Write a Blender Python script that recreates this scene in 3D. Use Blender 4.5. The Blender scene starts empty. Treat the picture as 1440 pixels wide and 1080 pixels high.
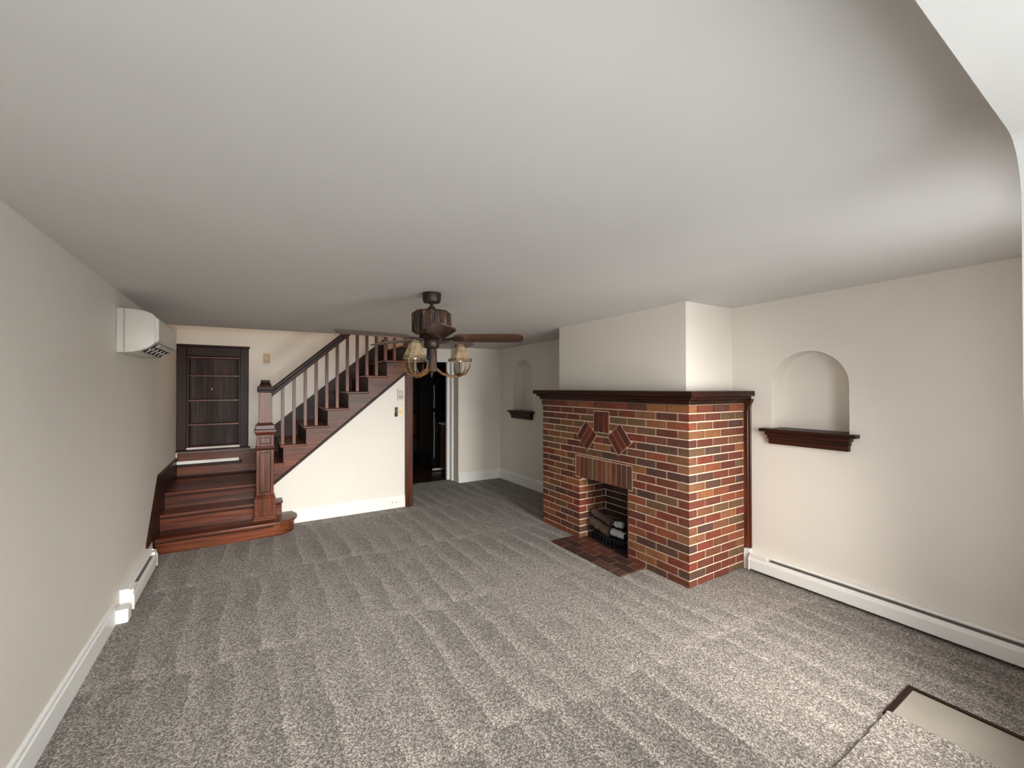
import bpy, bmesh, math, random
from mathutils import Vector, Matrix
random.seed(11)
PI = math.pi
sc = bpy.context.scene
COL = sc.collection

# ------------------------------------------------------------------ camera
YAW, PITCH, H, FPX = math.radians(31.75), math.radians(0.5), 1.55, 592.0
cd = bpy.data.cameras.new('camera'); cam = bpy.data.objects.new('camera', cd); COL.objects.link(cam)
cd.sensor_fit = 'HORIZONTAL'; cd.sensor_width = 36.0; cd.lens = 36.0 * FPX / 1440.0
cd.clip_start = 0.02
cam.location = (0, 0, H); cam.rotation_euler = (PI / 2 + PITCH, 0, -YAW)
sc.camera = cam

# ------------------------------------------------------------------ world, daylight, exposure
w = bpy.data.worlds.new('world'); sc.world = w; w.use_nodes = True
bg = w.node_tree.nodes['Background']; bg.inputs[0].default_value = (0.80, 0.90, 1.0, 1); bg.inputs[1].default_value = 0.45
sc.view_settings.view_transform = 'Standard'; sc.view_settings.look = 'None'
sc.view_settings.exposure = 0.0; sc.view_settings.gamma = 1.0; sc.view_settings.use_curve_mapping = False

def area(name, loc, rot, sx, sy, power, col, spread=180):
    l = bpy.data.lights.new(name, 'AREA'); l.shape = 'RECTANGLE'; l.size = sx; l.size_y = sy
    l.energy = power; l.color = col; l.spread = math.radians(spread)
    o = bpy.data.objects.new(name, l); COL.objects.link(o); o.location = loc; o.rotation_euler = rot
    return o
# daylight entering through the alcove window behind the camera and through the glazed entry door
PW = dict(main=29, sky=42, door=40, doorsky=18, up=12)
area('daylight_window', (0.42, -0.59, 1.28), (PI/2 - math.radians(15), 0, 0), 1.75, 1.25, PW['main'], (1.0, 0.985, 0.945), 56)
area('daylight_window_sky', (0.42, -0.60, 1.28), (PI/2 - math.radians(14), 0, 0), 1.75, 1.25, PW['sky'], (0.93, 0.97, 1.0))
area('daylight_entry_door', (2.40, 0.06, 1.10), (PI/2 - math.radians(19), 0, 0), 0.66, 1.45, PW['door'], (1.0, 0.95, 0.885), 104)
area('daylight_entry_sky', (2.40, 0.05, 1.10), (PI/2, 0, 0), 0.66, 1.45, PW['doorsky'], (0.95, 0.97, 1.0))
# lamp on the upper storey, shining down the stairwell
area('upstairs_lamp', (0.6, 5.9, 4.3), (0, 0, 0), 0.5, 0.5, PW['up'], (1.0, 0.64, 0.36))

# ------------------------------------------------------------------ mesh helpers
class MB:
    def __init__(s): s.v = []; s.f = []
    def add(s, vs, fs):
        n = len(s.v); s.v += [tuple(p) for p in vs]; s.f += [tuple(i + n for i in f) for f in fs]; return s
    def box(s, x0, x1, y0, y1, z0, z1):
        return s.add([(x0,y0,z0),(x1,y0,z0),(x1,y1,z0),(x0,y1,z0),(x0,y0,z1),(x1,y0,z1),(x1,y1,z1),(x0,y1,z1)],
                     [(0,3,2,1),(4,5,6,7),(0,1,5,4),(1,2,6,5),(2,3,7,6),(3,0,4,7)])
    def obox(s, c, ax, ay, az):      # centre and three half-axis vectors
        c = Vector(c); ax = Vector(ax); ay = Vector(ay); az = Vector(az); vs = []
        for k in (-1, 1):
            for i, j in ((-1,-1),(1,-1),(1,1),(-1,1)): vs.append(c + ax*i + ay*j + az*k)
        return s.add(vs, [(0,3,2,1),(4,5,6,7),(0,1,5,4),(1,2,6,5),(2,3,7,6),(3,0,4,7)])
    def prism(s, poly, axis, a, b):  # poly in the two other axes, in xyz order
        n = len(poly); vs = []
        for t in (a, b):
            for p, q in poly:
                vs.append({'x': (t,p,q), 'y': (p,t,q), 'z': (p,q,t)}[axis])
        return s.add(vs, [tuple(range(n)), tuple(range(2*n-1, n-1, -1))] + [(i, i+n, (i+1)%n+n, (i+1)%n) for i in range(n)])
    def lathe(s, c, prof, n=20, wob=0.0):   # prof: (radius, z), closed by caps
        vs = []; cx, cy, cz = c
        for r, z in prof:
            for i in range(n):
                a = 2*PI*i/n; rr = r*(1 + wob*math.sin(7*a + z*40)*.5 + wob*math.sin(13*a)*.5)
                vs.append((cx + rr*math.cos(a), cy + rr*math.sin(a), cz + z))
        m = len(prof)
        fs = [(k*n+i, k*n+(i+1)%n, (k+1)*n+(i+1)%n, (k+1)*n+i) for k in range(m-1) for i in range(n)]
        fs += [tuple(range(n-1,-1,-1)), tuple(range((m-1)*n, m*n))]
        return s.add(vs, fs)
    def tube(s, pts, rad, n=8):
        pts = [Vector(p) for p in pts]; m = len(pts)
        if not hasattr(rad, '__len__'): rad = [rad]*m
        vs = []; up = Vector((0,0,1)); prev = None
        for i, p in enumerate(pts):
            d = (pts[min(i+1,m-1)] - pts[max(i-1,0)]).normalized()
            u = prev if prev is not None else (up if abs(d.z) < .9 else Vector((1,0,0)))
            u = (u - d*u.dot(d)).normalized(); v = d.cross(u); prev = u
            for k in range(n):
                a = 2*PI*k/n; vs.append(p + (u*math.cos(a) + v*math.sin(a))*rad[i])
        fs = [(k*n+i, k*n+(i+1)%n, (k+1)*n+(i+1)%n, (k+1)*n+i) for k in range(m-1) for i in range(n)]
        fs += [tuple(range(n-1,-1,-1)), tuple(range((m-1)*n, m*n))]
        return s.add(vs, fs)
    def mesh(s, name, off=(0,0,0), bevel=0, seg=1, smooth=None):
        bm = bmesh.new(); vv = [bm.verts.new((p[0]-off[0], p[1]-off[1], p[2]-off[2])) for p in s.v]
        for f in s.f:
            try: bm.faces.new([vv[i] for i in f])
            except ValueError: pass
        bmesh.ops.recalc_face_normals(bm, faces=bm.faces)
        if bevel:
            ed = [e for e in bm.edges if len(e.link_faces) == 2 and e.calc_face_angle(0) > math.radians(35)]
            bmesh.ops.bevel(bm, geom=ed, offset=bevel, segments=seg, affect='EDGES', profile=.6, clamp_overlap=True)
        me = bpy.data.meshes.new(name); bm.to_mesh(me); bm.free()
        if smooth is not None:
            me.polygons.foreach_set('use_smooth', [True]*len(me.polygons))
            try: me.set_sharp_from_angle(angle=math.radians(smooth))
            except Exception: pass
        return me
    def build(s, name, mat, parent=None, bevel=0, seg=1, smooth=None):
        off = (0,0,0)
        if parent is not None:
            off = tuple(origin(parent))
        me = s.mesh(name, off, bevel, seg, smooth); me.materials.append(mat)
        o = bpy.data.objects.new(name, me); COL.objects.link(o); o.parent = parent
        return o
def origin(o):
    p = Vector((0,0,0))
    while o is not None: p += Vector(o.location); o = o.parent
    return p
def tag(o, label=None, cat=None, group=None, kind=None):
    for k, v in (('label', label), ('category', cat), ('group', group), ('kind', kind)):
        if v: o[k] = v
    return o
def thing(name, label, cat, loc, group=None):
    o = bpy.data.objects.new(name, None); COL.objects.link(o); o.location = loc; o.empty_display_size = .05
    return tag(o, label, cat, group)
def struct(name, mb, mat, parent=None, **k):
    o = mb.build(name, mat, parent, **k)
    if parent is None: o['kind'] = 'structure'
    return o
def inst(me, name, loc, parent):
    o = bpy.data.objects.new(name, me); COL.objects.link(o); o.parent = parent
    o.location = Vector(loc) - origin(parent); return o

# ------------------------------------------------------------------ materials
def srgb(r, g, b):
    f = lambda c: (c/255/12.92) if c/255 <= .04045 else ((c/255+.055)/1.055)**2.4
    return (f(r), f(g), f(b), 1)
def newmat(name):
    m = bpy.data.materials.new(name); m.use_nodes = True
    nt = m.node_tree; return m, nt, nt.nodes['Principled BSDF']
def N(nt, t, **k):
    n = nt.nodes.new(t)
    for a, v in k.items(): setattr(n, a, v)
    return n
def L(nt, a, b): nt.links.new(a, b)
def ramp(nt, stops, interp='LINEAR'):
    r = N(nt, 'ShaderNodeValToRGB'); e = r.color_ramp.elements; r.color_ramp.interpolation = interp
    while len(e) < len(stops): e.new(.5)
    for i, (p, c) in enumerate(stops): e[i].position = p; e[i].color = c
    return r
def coords(nt, scale=(1,1,1), kind='Object'):
    tc = N(nt, 'ShaderNodeTexCoord'); mp = N(nt, 'ShaderNodeMapping'); mp.inputs['Scale'].default_value = scale
    L(nt, tc.outputs[kind], mp.inputs[0]); return mp.outputs[0]
def noise(nt, vec, scale, detail=4, rough=.55, dist=0):
    n = N(nt, 'ShaderNodeTexNoise'); n.inputs['Scale'].default_value = scale; n.inputs['Detail'].default_value = detail
    n.inputs['Roughness'].default_value = rough; n.inputs['Distortion'].default_value = dist
    L(nt, vec, n.inputs['Vector']); return n.outputs['Fac']
def bump(nt, h, b, strength=.2, dist=.01):
    n = N(nt, 'ShaderNodeBump'); n.inputs['Strength'].default_value = strength; n.inputs['Distance'].default_value = dist
    L(nt, h, n.inputs['Height']); L(nt, n.outputs[0], b.inputs['Normal'])
def plain(name, c, rough=.5, metal=0, var=.0, scale=8, bmp=0, bscale=60, coat=0):
    m, nt, b = newmat(name); b.inputs['Roughness'].default_value = rough; b.inputs['Metallic'].default_value = metal
    b.inputs['Base Color'].default_value = c; b.inputs['Coat Weight'].default_value = coat
    v = coords(nt)
    k = 1 - max(var, .02); c2 = tuple(x*k for x in c[:3]) + (1,)
    r = ramp(nt, [(.3, c2), (.7, c)]); L(nt, noise(nt, v, scale), r.inputs[0]); L(nt, r.outputs[0], b.inputs['Base Color'])
    if bmp: bump(nt, noise(nt, v, bscale, 3), b, bmp, .004)
    return m
def wood(name, dark, mid, light, axis, rough=.33, coat=.0, scale=1.0, spec=.28):
    m, nt, b = newmat(name)
    s = {'x': (1.2, 22, 22), 'y': (22, 1.2, 22), 'z': (22, 22, 1.2)}[axis]
    v = coords(nt, tuple(q*scale for q in s)); n1 = noise(nt, v, 1.6, 6, .6, .6)
    v2 = coords(nt, tuple(q*.25*scale for q in s)); n2 = noise(nt, v2, 1.3, 3)
    mx = N(nt, 'ShaderNodeMath', operation='ADD'); L(nt, n1, mx.inputs[0]); L(nt, n2, mx.inputs[1])
    hl = N(nt, 'ShaderNodeMath', operation='MULTIPLY'); hl.inputs[1].default_value = .5; L(nt, mx.outputs[0], hl.inputs[0])
    r = ramp(nt, [(.36, dark), (.5, mid), (.64, light)]); L(nt, hl.outputs[0], r.inputs[0]); L(nt, r.outputs[0], b.inputs['Base Color'])
    b.inputs['Roughness'].default_value = rough; b.inputs['Coat Weight'].default_value = coat; b.inputs['Coat Roughness'].default_value = .2; b.inputs['Specular IOR Level'].default_value = spec
    bump(nt, n1, b, .06, .002)
    return m
WALL = plain('cream_wall_paint', srgb(228, 222, 212), .55, var=.03, scale=3, bmp=.05, bscale=35)
CEIL = plain('ceiling_paint', srgb(212, 210, 206), .7, var=.03, scale=2.2, bmp=.08, bscale=9)
NICHE = WALL
TRIM = plain('white_trim_paint', srgb(238, 238, 234), .38, var=.02)
WHITE = plain('white_enamel', srgb(236, 235, 230), .4, var=.02)
ACW = plain('white_plastic', srgb(206, 201, 191), .4, var=.02)
RD, RM, RL = srgb(40, 17, 10), srgb(88, 44, 27), srgb(128, 70, 44)
WX, WY, WZ = (wood('mahogany_'+a, RD, RM, RL, a) for a in 'xyz')
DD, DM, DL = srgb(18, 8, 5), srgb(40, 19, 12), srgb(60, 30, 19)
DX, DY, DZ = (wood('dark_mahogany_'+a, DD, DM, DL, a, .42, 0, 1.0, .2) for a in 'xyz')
BB = wood('aged_board', srgb(16, 9, 7), srgb(40, 25, 18), srgb(84, 60, 46), 'z', .5, 0, .8, .2)
MORTAR = plain('pale_mortar', srgb(226, 203, 176), .9, var=.12, scale=30, bmp=.4, bscale=200)
BLACK = plain('black_iron', (.008, .008, .009, 1), .45, .3)
BLKGLOSS = plain('black_appliance', (.006, .006, .008, 1), .18)
BRONZE = plain('brown_bronze', srgb(52, 36, 28), .42, .4, var=.15)
CHROME = plain('chrome', (.7, .7, .72, 1), .2, 1)
IVORY = plain('ivory_plastic', srgb(236, 216, 170), .4)
GREYPL = plain('pale_grey_plastic', srgb(214, 208, 192), .45)
DARKGREY = plain('dark_slot', (.03, .03, .03, 1), .7)
METAL = plain('grey_metal', srgb(150, 148, 142), .5, .3)

def brick_mat(name, cols, soot=0, rough=.75):
    m, nt, b = newmat(name)
    oi = N(nt, 'ShaderNodeObjectInfo')
    k = len(cols); r = ramp(nt, [(i/k, c) for i, c in enumerate(cols)], 'CONSTANT'); L(nt, oi.outputs['Random'], r.inputs[0])
    tc = N(nt, 'ShaderNodeTexCoord'); ad = N(nt, 'ShaderNodeVectorMath', operation='ADD')
    mu = N(nt, 'ShaderNodeVectorMath', operation='SCALE'); mu.inputs['Scale'].default_value = 37
    cmb = N(nt, 'ShaderNodeCombineXYZ'); L(nt, oi.outputs['Random'], cmb.inputs[0]); L(nt, oi.outputs['Random'], cmb.inputs[2])
    L(nt, cmb.outputs[0], mu.inputs[0]); L(nt, tc.outputs['Object'], ad.inputs[0]); L(nt, mu.outputs[0], ad.inputs[1])
    n1 = noise(nt, ad.outputs[0], 14, 5, .65); n2 = noise(nt, ad.outputs[0], 160, 3)
    mx = N(nt, 'ShaderNodeMix', data_type='RGBA', blend_type='MULTIPLY'); mx.inputs['Factor'].default_value = 1
    r2 = ramp(nt, [(.3, (.74, .72, .70, 1)), (.7, (1.15, 1.13, 1.1, 1))]); L(nt, n1, r2.inputs[0])
    L(nt, r.outputs[0], mx.inputs['A']); L(nt, r2.outputs[0], mx.inputs['B']); L(nt, mx.outputs['Result'], b.inputs['Base Color'])
    b.inputs['Roughness'].default_value = rough; b.inputs['Specular IOR Level'].default_value = .35
    bump(nt, n2, b, .25, .003); return m
BRICK = brick_mat('face_brick', [srgb(*c) for c in ((110,58,43),(124,84,57),(98,52,41),(116,76,52),(82,56,49),(130,72,49),(104,78,56),(118,56,42),(90,54,45),(136,88,57),(108,66,47),(86,62,52),(102,56,43))])
DECOR = brick_mat('dark_red_brick', [srgb(*c) for c in ((98,42,32),(84,38,30),(106,46,34))])
HEARTHB = brick_mat('hearth_brick', [srgb(*c) for c in ((78,48,40),(92,54,44),(66,44,38),(84,60,50))], rough=.6)
SOOT = brick_mat('sooty_brick', [srgb(*c) for c in ((66,48,42),(54,42,40),(76,58,50))])

def carpet_mat(name, marks):
    m, nt, b = newmat(name); v = coords(nt)
    vo = N(nt, 'ShaderNodeTexVoronoi'); vo.inputs['Scale'].default_value = 165; L(nt, v, vo.inputs['Vector'])
    sep = N(nt, 'ShaderNodeSeparateColor'); L(nt, vo.outputs['Color'], sep.inputs[0])
    nz = noise(nt, v, 240, 2)
    av = N(nt, 'ShaderNodeMath', operation='MULTIPLY_ADD'); av.inputs[1].default_value = .62
    L(nt, sep.outputs[0], av.inputs[0])
    h2 = N(nt, 'ShaderNodeMath', operation='MULTIPLY'); h2.inputs[1].default_value = .38; L(nt, nz, h2.inputs[0]); L(nt, h2.outputs[0], av.inputs[2])
    r = ramp(nt, [(.12, srgb(72,66,61)), (.4, srgb(116,108,101)), (.6, srgb(148,140,132)), (.88, srgb(204,196,186))]); L(nt, av.outputs[0], r.inputs[0])
    out = r.outputs[0]
    if marks:   # vacuum tracks: rows across the room, each combed into light and dark wedges
        sp = N(nt, 'ShaderNodeSeparateXYZ'); L(nt, v, sp.inputs[0])
        def M(op, a, bb=None, cc=None):
            n = N(nt, 'ShaderNodeMath', operation=op)
            for i, q in enumerate((a, bb, cc)):
                if q is None: continue
                if isinstance(q, (int, float)): n.inputs[i].default_value = q
                else: L(nt, q, n.inputs[i])
            return n.outputs[0]
        wob = noise(nt, v, 1.1, 3); wob2 = noise(nt, v, 2.3, 2)
        X = M('ADD', sp.outputs[0], M('MULTIPLY', M('SUBTRACT', wob, .5), .20))
        Y = M('ADD', M('ADD', sp.outputs[1], M('MULTIPLY', sp.outputs[0], .07)), M('MULTIPLY', M('SUBTRACT', wob2, .5), .25))
        row = M('DIVIDE', M('SUBTRACT', Y, .50), 1.2)
        fr = M('FRACT', row); idx = M('FLOOR', row)
        xs = M('ADD', M('DIVIDE', X, .205), M('MULTIPLY', idx, .37))
        tri = M('FRACT', xs)
        # each pass of the vacuum: crisp light edge fading to dark, leaning a little along the row
        saw = M('POWER', tri, .8)
        wide = M('MULTIPLY_ADD', fr, -.35, 1.0)
        soft = M('MINIMUM', M('MULTIPLY', saw, M('MULTIPLY_ADD', fr, 1.1, 1.0)), 1.0)
        edge = M('SUBTRACT', 1, M('MINIMUM', M('MULTIPLY', M('ABSOLUTE', M('SUBTRACT', fr, .03)), 14), 1))
        val = M('ADD', M('MULTIPLY', M('SUBTRACT', .55, soft), .52), M('MULTIPLY', edge, .20))
        fade = M('MINIMUM', M('MAXIMUM', M('MULTIPLY_ADD', noise(nt, v, 1.3, 3), 4.0, -1.35), .12), 1.15)
        val = M('ADD', M('MULTIPLY', val, fade), 1.0)
        mx = N(nt, 'ShaderNodeMix', data_type='RGBA', blend_type='MULTIPLY'); mx.inputs['Factor'].default_value = 1
        cb = N(nt, 'ShaderNodeCombineColor')
        for i in range(3): L(nt, val, cb.inputs[i])
        L(nt, out, mx.inputs['A']); L(nt, cb.outputs[0], mx.inputs['B']); out = mx.outputs['Result']
    L(nt, out, b.inputs['Base Color']); b.inputs['Roughness'].default_value = .95; b.inputs['Specular IOR Level'].default_value = .1
    b.inputs['Sheen Weight'].default_value = .15
    bump(nt, av.outputs[0], b, .8, .012); return m
CARPET = carpet_mat('taupe_loop_carpet', True)
CARPET2 = carpet_mat('taupe_loop_carpet_offcut', False)
TILE = plain('cream_vinyl_tile', srgb(150, 143, 132), .45, var=.16, scale=5)

# ------------------------------------------------------------------ the room shell
XL, XR, YB, YS, YH = -.765, 3.66, 6.40, 5.43, 5.40
ceil_z = lambda x, y: 2.23 + .009*x - .012*(y - 2)
struct('floor', MB().prism([(XL-.15,-.72),(XR+.2,-.72),(XR+.2,6.30),(2.87,6.30),(2.87,6.62),(1.8,6.62),(1.8,6.62),(XL-.15,6.62)], 'z', -.12, 0), CARPET)
def slab(poly, t=.22):
    n = len(poly); m = MB()
    m.add([(x, y, ceil_z(x, y)) for x, y in poly] + [(x, y, ceil_z(x, y)+t) for x, y in poly],
          [tuple(range(n)), tuple(range(2*n-1, n-1, -1))] + [(i, i+n, (i+1)%n+n, (i+1)%n) for i in range(n)])
    return m
struct('ceiling', slab([(XL-.1, .12), (XR+.1, .12), (XR+.1, 6.75), (1.78, 6.75), (1.78, YH), (XL-.1, YH)]), CEIL)
struct('wall_left', MB().box(XL-.15, XL, -.72, YB+.25, 0, 4.6), WALL)

def holed(outer, holes, axis, a, b):
    """flat wall with holes: outline and hole loops in the plane, extruded along axis from a to b"""
    bm = bmesh.new(); es = []
    P = lambda p, t: {'x': (t, p[0], p[1]), 'y': (p[0], t, p[1])}[axis]
    for loop in [outer] + holes:
        vs = [bm.verts.new(P(p, a)) for p in loop]
        es += [bm.edges.new((vs[i], vs[(i+1) % len(vs)])) for i in range(len(vs))]
    g = bmesh.ops.triangle_fill(bm, use_beauty=True, use_dissolve=False, edges=es)
    fs = [f for f in g['geom'] if isinstance(f, bmesh.types.BMFace)]
    e = bmesh.ops.extrude_face_region(bm, geom=fs)
    d = {'x': (b-a, 0, 0), 'y': (0, b-a, 0)}[axis]
    bmesh.ops.translate(bm, verts=[q for q in e['geom'] if isinstance(q, bmesh.types.BMVert)], vec=d)
    bmesh.ops.recalc_face_normals(bm, faces=bm.faces)
    m = MB(); bm.verts.index_update()
    m.v = [tuple(v.co) for v in bm.verts]; m.f = [tuple(v.index for v in f.verts) for f in bm.faces]; bm.free(); return m
def arch(y0, y1, z0, zs, n=20):     # zs: springing height
    c, r = (y0+y1)/2, (y1-y0)/2
    return [(y0, z0), (y1, z0)] + [(c + r*math.cos(PI*i/n), zs + r*math.sin(PI*i/n)) for i in range(n+1)]
A1, A2 = arch(1.30, 1.832, 1.215, 1.57), arch(5.315, 5.87, 1.18, 1.715)
wr = struct('wall_right', holed([(.0, 0), (6.75, 0), (6.75, 2.45), (.0, 2.45)], [A1, A2], 'x', XR, XR+.17), WALL)
for a in (A1, A2):
    m = MB(); n = len(a); m.prism(a, 'x', XR+.168, XR+.2)
    m.build('niche_back', NICHE, wr)
# back wall of the stairwell with the recess for the built-in shelves
struct('wall_back', holed([(XL-.1, 0), (1.95, 0), (1.95, 4.6), (XL-.1, 4.6)], [[(-.672, .82), (-.115, .82), (-.115, 1.945), (-.672, 1.945)]], 'y', YB, YB+.2), WALL)
# wall below the flight, its head follows the stringer
zb = lambda x: .486 + .844*(x - .239)
struct('wall_stair', MB().prism([(.09, 0), (1.76, 0), (1.76, zb(1.76)), (.09, zb(.09))], 'y', YS, YS+.07), WALL)
struct('wall_stair_return', MB().box(1.74, 1.80, YS+.07, 6.62, 0, 2.35), WALL)
struct('wall_stairwell_header', MB().box(XL-.1, 1.95, YH-.06, YH, 2.27, 4.6), WALL)
struct('ceiling_stairwell', MB().box(XL-.15, 2.0, YH-.1, YB+.25, 4.58, 4.7), CEIL)
struct('wall_stairwell_end', MB().box(1.80, 1.86, YH, YB+.2, 1.90, 4.6), DZ)
# wall right of the passage, and the header over the doorway
struct('wall_far', MB().box(2.87, XR+.15, 6.30, 6.74, 0, 2.45), WALL)
struct('wall_door_header', MB().box(1.74, 2.90, 6.62, 6.74, 1.98, 2.45), WALL)
d1 = MB().box(2.842, 2.872, 6.50, 6.75, 0, 1.98).box(2.80, 2.842, 6.60, 6.66, 0, 1.98)
struct('door_1', d1, TRIM, bevel=.004)
struct('trim_1', MB().box(1.71, 1.805, YS-.045, YS+.09, 0, 2.24), WZ, bevel=.006)
# front of the house: alcove behind the camera with rounded soffit, entry door
AZ, AX, RR = 2.10, 1.50, .13
prof = [(AX, 0), (AX+.12, 0), (AX+.12, 2.45), (XL-.1, 2.45), (XL-.1, AZ)]
prof += [(AX-RR + RR*math.sin(t), AZ-RR + RR*math.cos(t)) for t in [PI/2*i/8 for i in range(9)]]
struct('wall_alcove', MB().prism(prof, 'y', -.60, .203), CEIL)
struct('wall_front', holed([(AX+.1, 0), (XR+.1, 0), (XR+.1, 2.45), (AX+.1, 2.45)], [[(1.98, .03), (2.82, .03), (2.82, 2.02), (1.98, 2.02)]], 'y', .08, .203), WALL)
struct('wall_window', holed([(XL-.1, 0), (AX+.1, 0), (AX+.1, 2.3), (XL-.1, 2.3)], [[(-.48, .64), (1.32, .64), (1.32, 1.92), (-.48, 1.92)]], 'y', -.70, -.56), WALL)
wn = struct('window_1', MB().box(-.48, -.43, -.67, -.61, .64, 1.92).box(1.27, 1.32, -.67, -.61, .64, 1.92).box(-.43, 1.27, -.67, -.61, .64, .69).box(-.43, 1.27, -.67, -.61, 1.87, 1.92), TRIM)
MB().box(.40, .44, -.66, -.62, .69, 1.87).build('mullion', TRIM, wn)
dr = struct('door_2', MB().box(1.98, 2.06, .10, .15, .03, 2.02).box(2.74, 2.82, .10, .15, .03, 2.02).box(2.06, 2.74, .10, .15, .03, .42).box(2.06, 2.74, .10, .15, 1.95, 2.02), TRIM)
MB().box(2.755, 2.80, .15, .20, .98, 1.02).build('door_handle', CHROME, dr)

# baseboards
def bboard(name, poly_axis, a, b, p0, out, h=.155):
    # out: +1/-1 direction of projection from plane p0
    t = .018*out; e = .006*out
    pr = [(p0, 0), (p0+t, 0), (p0+t, h-.035), (p0+t-e, h-.028), (p0+t-e, h-.008), (p0+t*.35, h), (p0, h)]
    if poly_axis == 'x': m = MB().prism(pr, 'x', a, b)
    else: m = MB().prism(pr, 'y', a, b)
    return struct(name, m, TRIM)
bboard('baseboard_left', 'y', -.56, 3.70, XL, 1, .145)
bboard('baseboard_stair', 'x', .30, 1.71, YS, -1)
bboard('baseboard_far', 'x', 2.872, XR, 6.30, -1, .16)
bboard('baseboard_right', 'y', 3.96, 6.285, XR, -1, .16)

# tile landing inside the entry door: tile, edging strips, offcut of carpet laid over it
t = MB().box(2.25, 2.88, .205, .762, .0005, .004).build('floor_tile', TILE); tag(t, 'cream vinyl floor tile strip by the lower right corner, half under a carpet piece', 'tile')
o = thing('carpet_edging', 'thin dark brown edging strip around the cream floor tile', 'edging', (2.9, .77, 0))
MB().box(2.88, 2.905, .205, .785, .0005, .010).build('strip', DY, o)
MB().box(2.56, 2.88, .763, .785, .0005, .010).build('strip', DX, o)
# ragged-edged carpet piece
rg = random.Random(3); pl = [(1.55, .21), (2.572, .21)]
pl += [(2.572 + rg.uniform(-.005, .005), .21 + .56*i/30) for i in range(1, 30)] + [(2.572, .772)]
pl += [(2.572 - (2.572-1.55)*i/40, .770 + rg.uniform(-.004, .002)) for i in range(1, 41)]
o = MB().prism(pl, 'z', .005, .020).build('carpet_piece', CARPET2)
tag(o, 'loose taupe carpet piece covering the entry beside the cream tile', 'carpet')

# ------------------------------------------------------------------ staircase
st = thing('staircase', 'dark mahogany staircase with turned landing, square balusters and stout newel', 'staircase', (0, 5.5, 0))
RISE = [.147, .310, .473]; NY = [5.02, 5.27, 5.52]
# first step with rounded bullnose end
def bull(y0, cx, r, x0, y1):
    p = [(x0, y0)] + [(cx + r*math.sin(t), y0 + r - r*math.cos(t)) for t in [PI*i/18 for i in range(13)]]
    return p + [(p[-1][0], y1), (x0, y1)]
MB().prism(bull(5.05, .205, .205, XL+.012, 5.425), 'z', 0, .120).build('riser', WX, st, smooth=30)
MB().prism(bull(5.02, .205, .235, XL+.012, 5.425), 'z', .118, .147).build('tread', WX, st, bevel=.009, seg=2, smooth=30)
for k in (1, 2):
    MB().box(XL+.012, .29, NY[k]+.03, NY[k]+.055, RISE[k-1], RISE[k]-.028).build('riser', WX, st)
xe = .30
MB().box(XL+.012, xe, NY[1], 5.56 , RISE[1]-.029, RISE[1]).build('tread', WX, st, bevel=.008, seg=2)
MB().box(XL+.012, .10, NY[2], YB-.012, RISE[2]-.029, RISE[2]).build('landing', WX, st, bevel=.008, seg=2)
# cove moulding under each nosing
for k in range(3):
    MB().box(XL+.012, .2 if k == 0 else .28, NY[k]+.012, NY[k]+.032, RISE[k]-.046, RISE[k]-.028).build('nosing_moulding', DX, st)
R0, RUN = .076, .232
tz = lambda k: .703 + .2*(k-1)
for k in range(1, 9):
    x0 = R0 + RUN*(k-1); x1 = x0 + RUN
    if k == 8: x1 = 1.80
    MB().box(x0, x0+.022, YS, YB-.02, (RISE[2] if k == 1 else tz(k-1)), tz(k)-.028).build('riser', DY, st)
    MB().box(x0-.03, x1+(.012 if k < 8 else 0), YS-.038, YB-.02, tz(k)-.029, tz(k)).build('tread', WX, st, bevel=.008, seg=2)
# outer stringer, cut to the steps, with a moulded lower edge
sp = [(.09, zb(.09))]
for k in range(1, 8):
    x0 = R0 + RUN*(k-1) + .003
    sp += [(x0, tz(k)-.03 if k > 1 else tz(1)-.03), (x0 + RUN, tz(k)-.03)]
sp += [(1.71, tz(7)-.03), (1.71, zb(1.71))]
sp = [p for i, p in enumerate(sp) if p[0] <= 1.712]
MB().prism(sp, 'y', YS-.018, YS+.01).build('stringer', wood('stringer_wood', RD, RM, RL, 'x', .35), st)
ax = Vector((1, 0, .844)).normalized(); up = Vector((-ax.z, 0, ax.x))
p0, p1 = Vector((.10, YS-.017, zb(.10))), Vector((1.712, YS-.017, zb(1.712)))
MB().obox((p0+p1)/2 + up*.008, ax*((p1-p0).length/2), Vector((0, .016, 0)), up*.014).build('edge_moulding', DX, st, bevel=.004)
# skirt boards on the left wall, the landing back and the upper flight
MB().prism([(4.735, .165), (4.735, .19), (5.24, .70), (YB, .70), (YB, .45), (5.3, .0), (5.06, .0), (5.0, .165)], 'x', XL+.001, XL+.014).build('skirt_board', DY, st)
ax2 = Vector((0, .505, .51)).normalized(); up2 = Vector((0, -ax2.z, ax2.y))
q0, q1 = Vector((XL+.012, 4.74, .19)), Vector((XL+.012, 5.24, .70))
MB().obox((q0+q1)/2, ax2*((q1-q0).length/2), Vector((.012, 0, 0)), up2*.009).build('skirt_cap', DY, st)
MB().box(XL+.001, XL+.026, 5.24, YB, .69, .71).build('skirt_cap', DY, st)
MB().box(XL+.014, .08, YB-.02, YB-.001, RISE[2], .765).build('skirt_board', WX, st)
MB().box(XL+.014, .08, YB-.036, YB-.02, RISE[2], RISE[2]+.02).build('base_moulding', DX, st, bevel=.005)
MB().box(XL+.014, -.13, YB-.075, YB-.02, .635, .672).build('ledge', TRIM, st, bevel=.004)
MB().box(XL+.014, -.10, YB-.068, YB-.02, .60, .635).build('ledge_moulding', DX, st, bevel=.006)
MB().prism([(.08, RISE[2]), (.08, .905), (1.80, .905+.853*1.72), (1.80, 1.8), (.5, .8)], 'y', YB-.02, YB-.001).build('skirt_board', DX, st)
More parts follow.
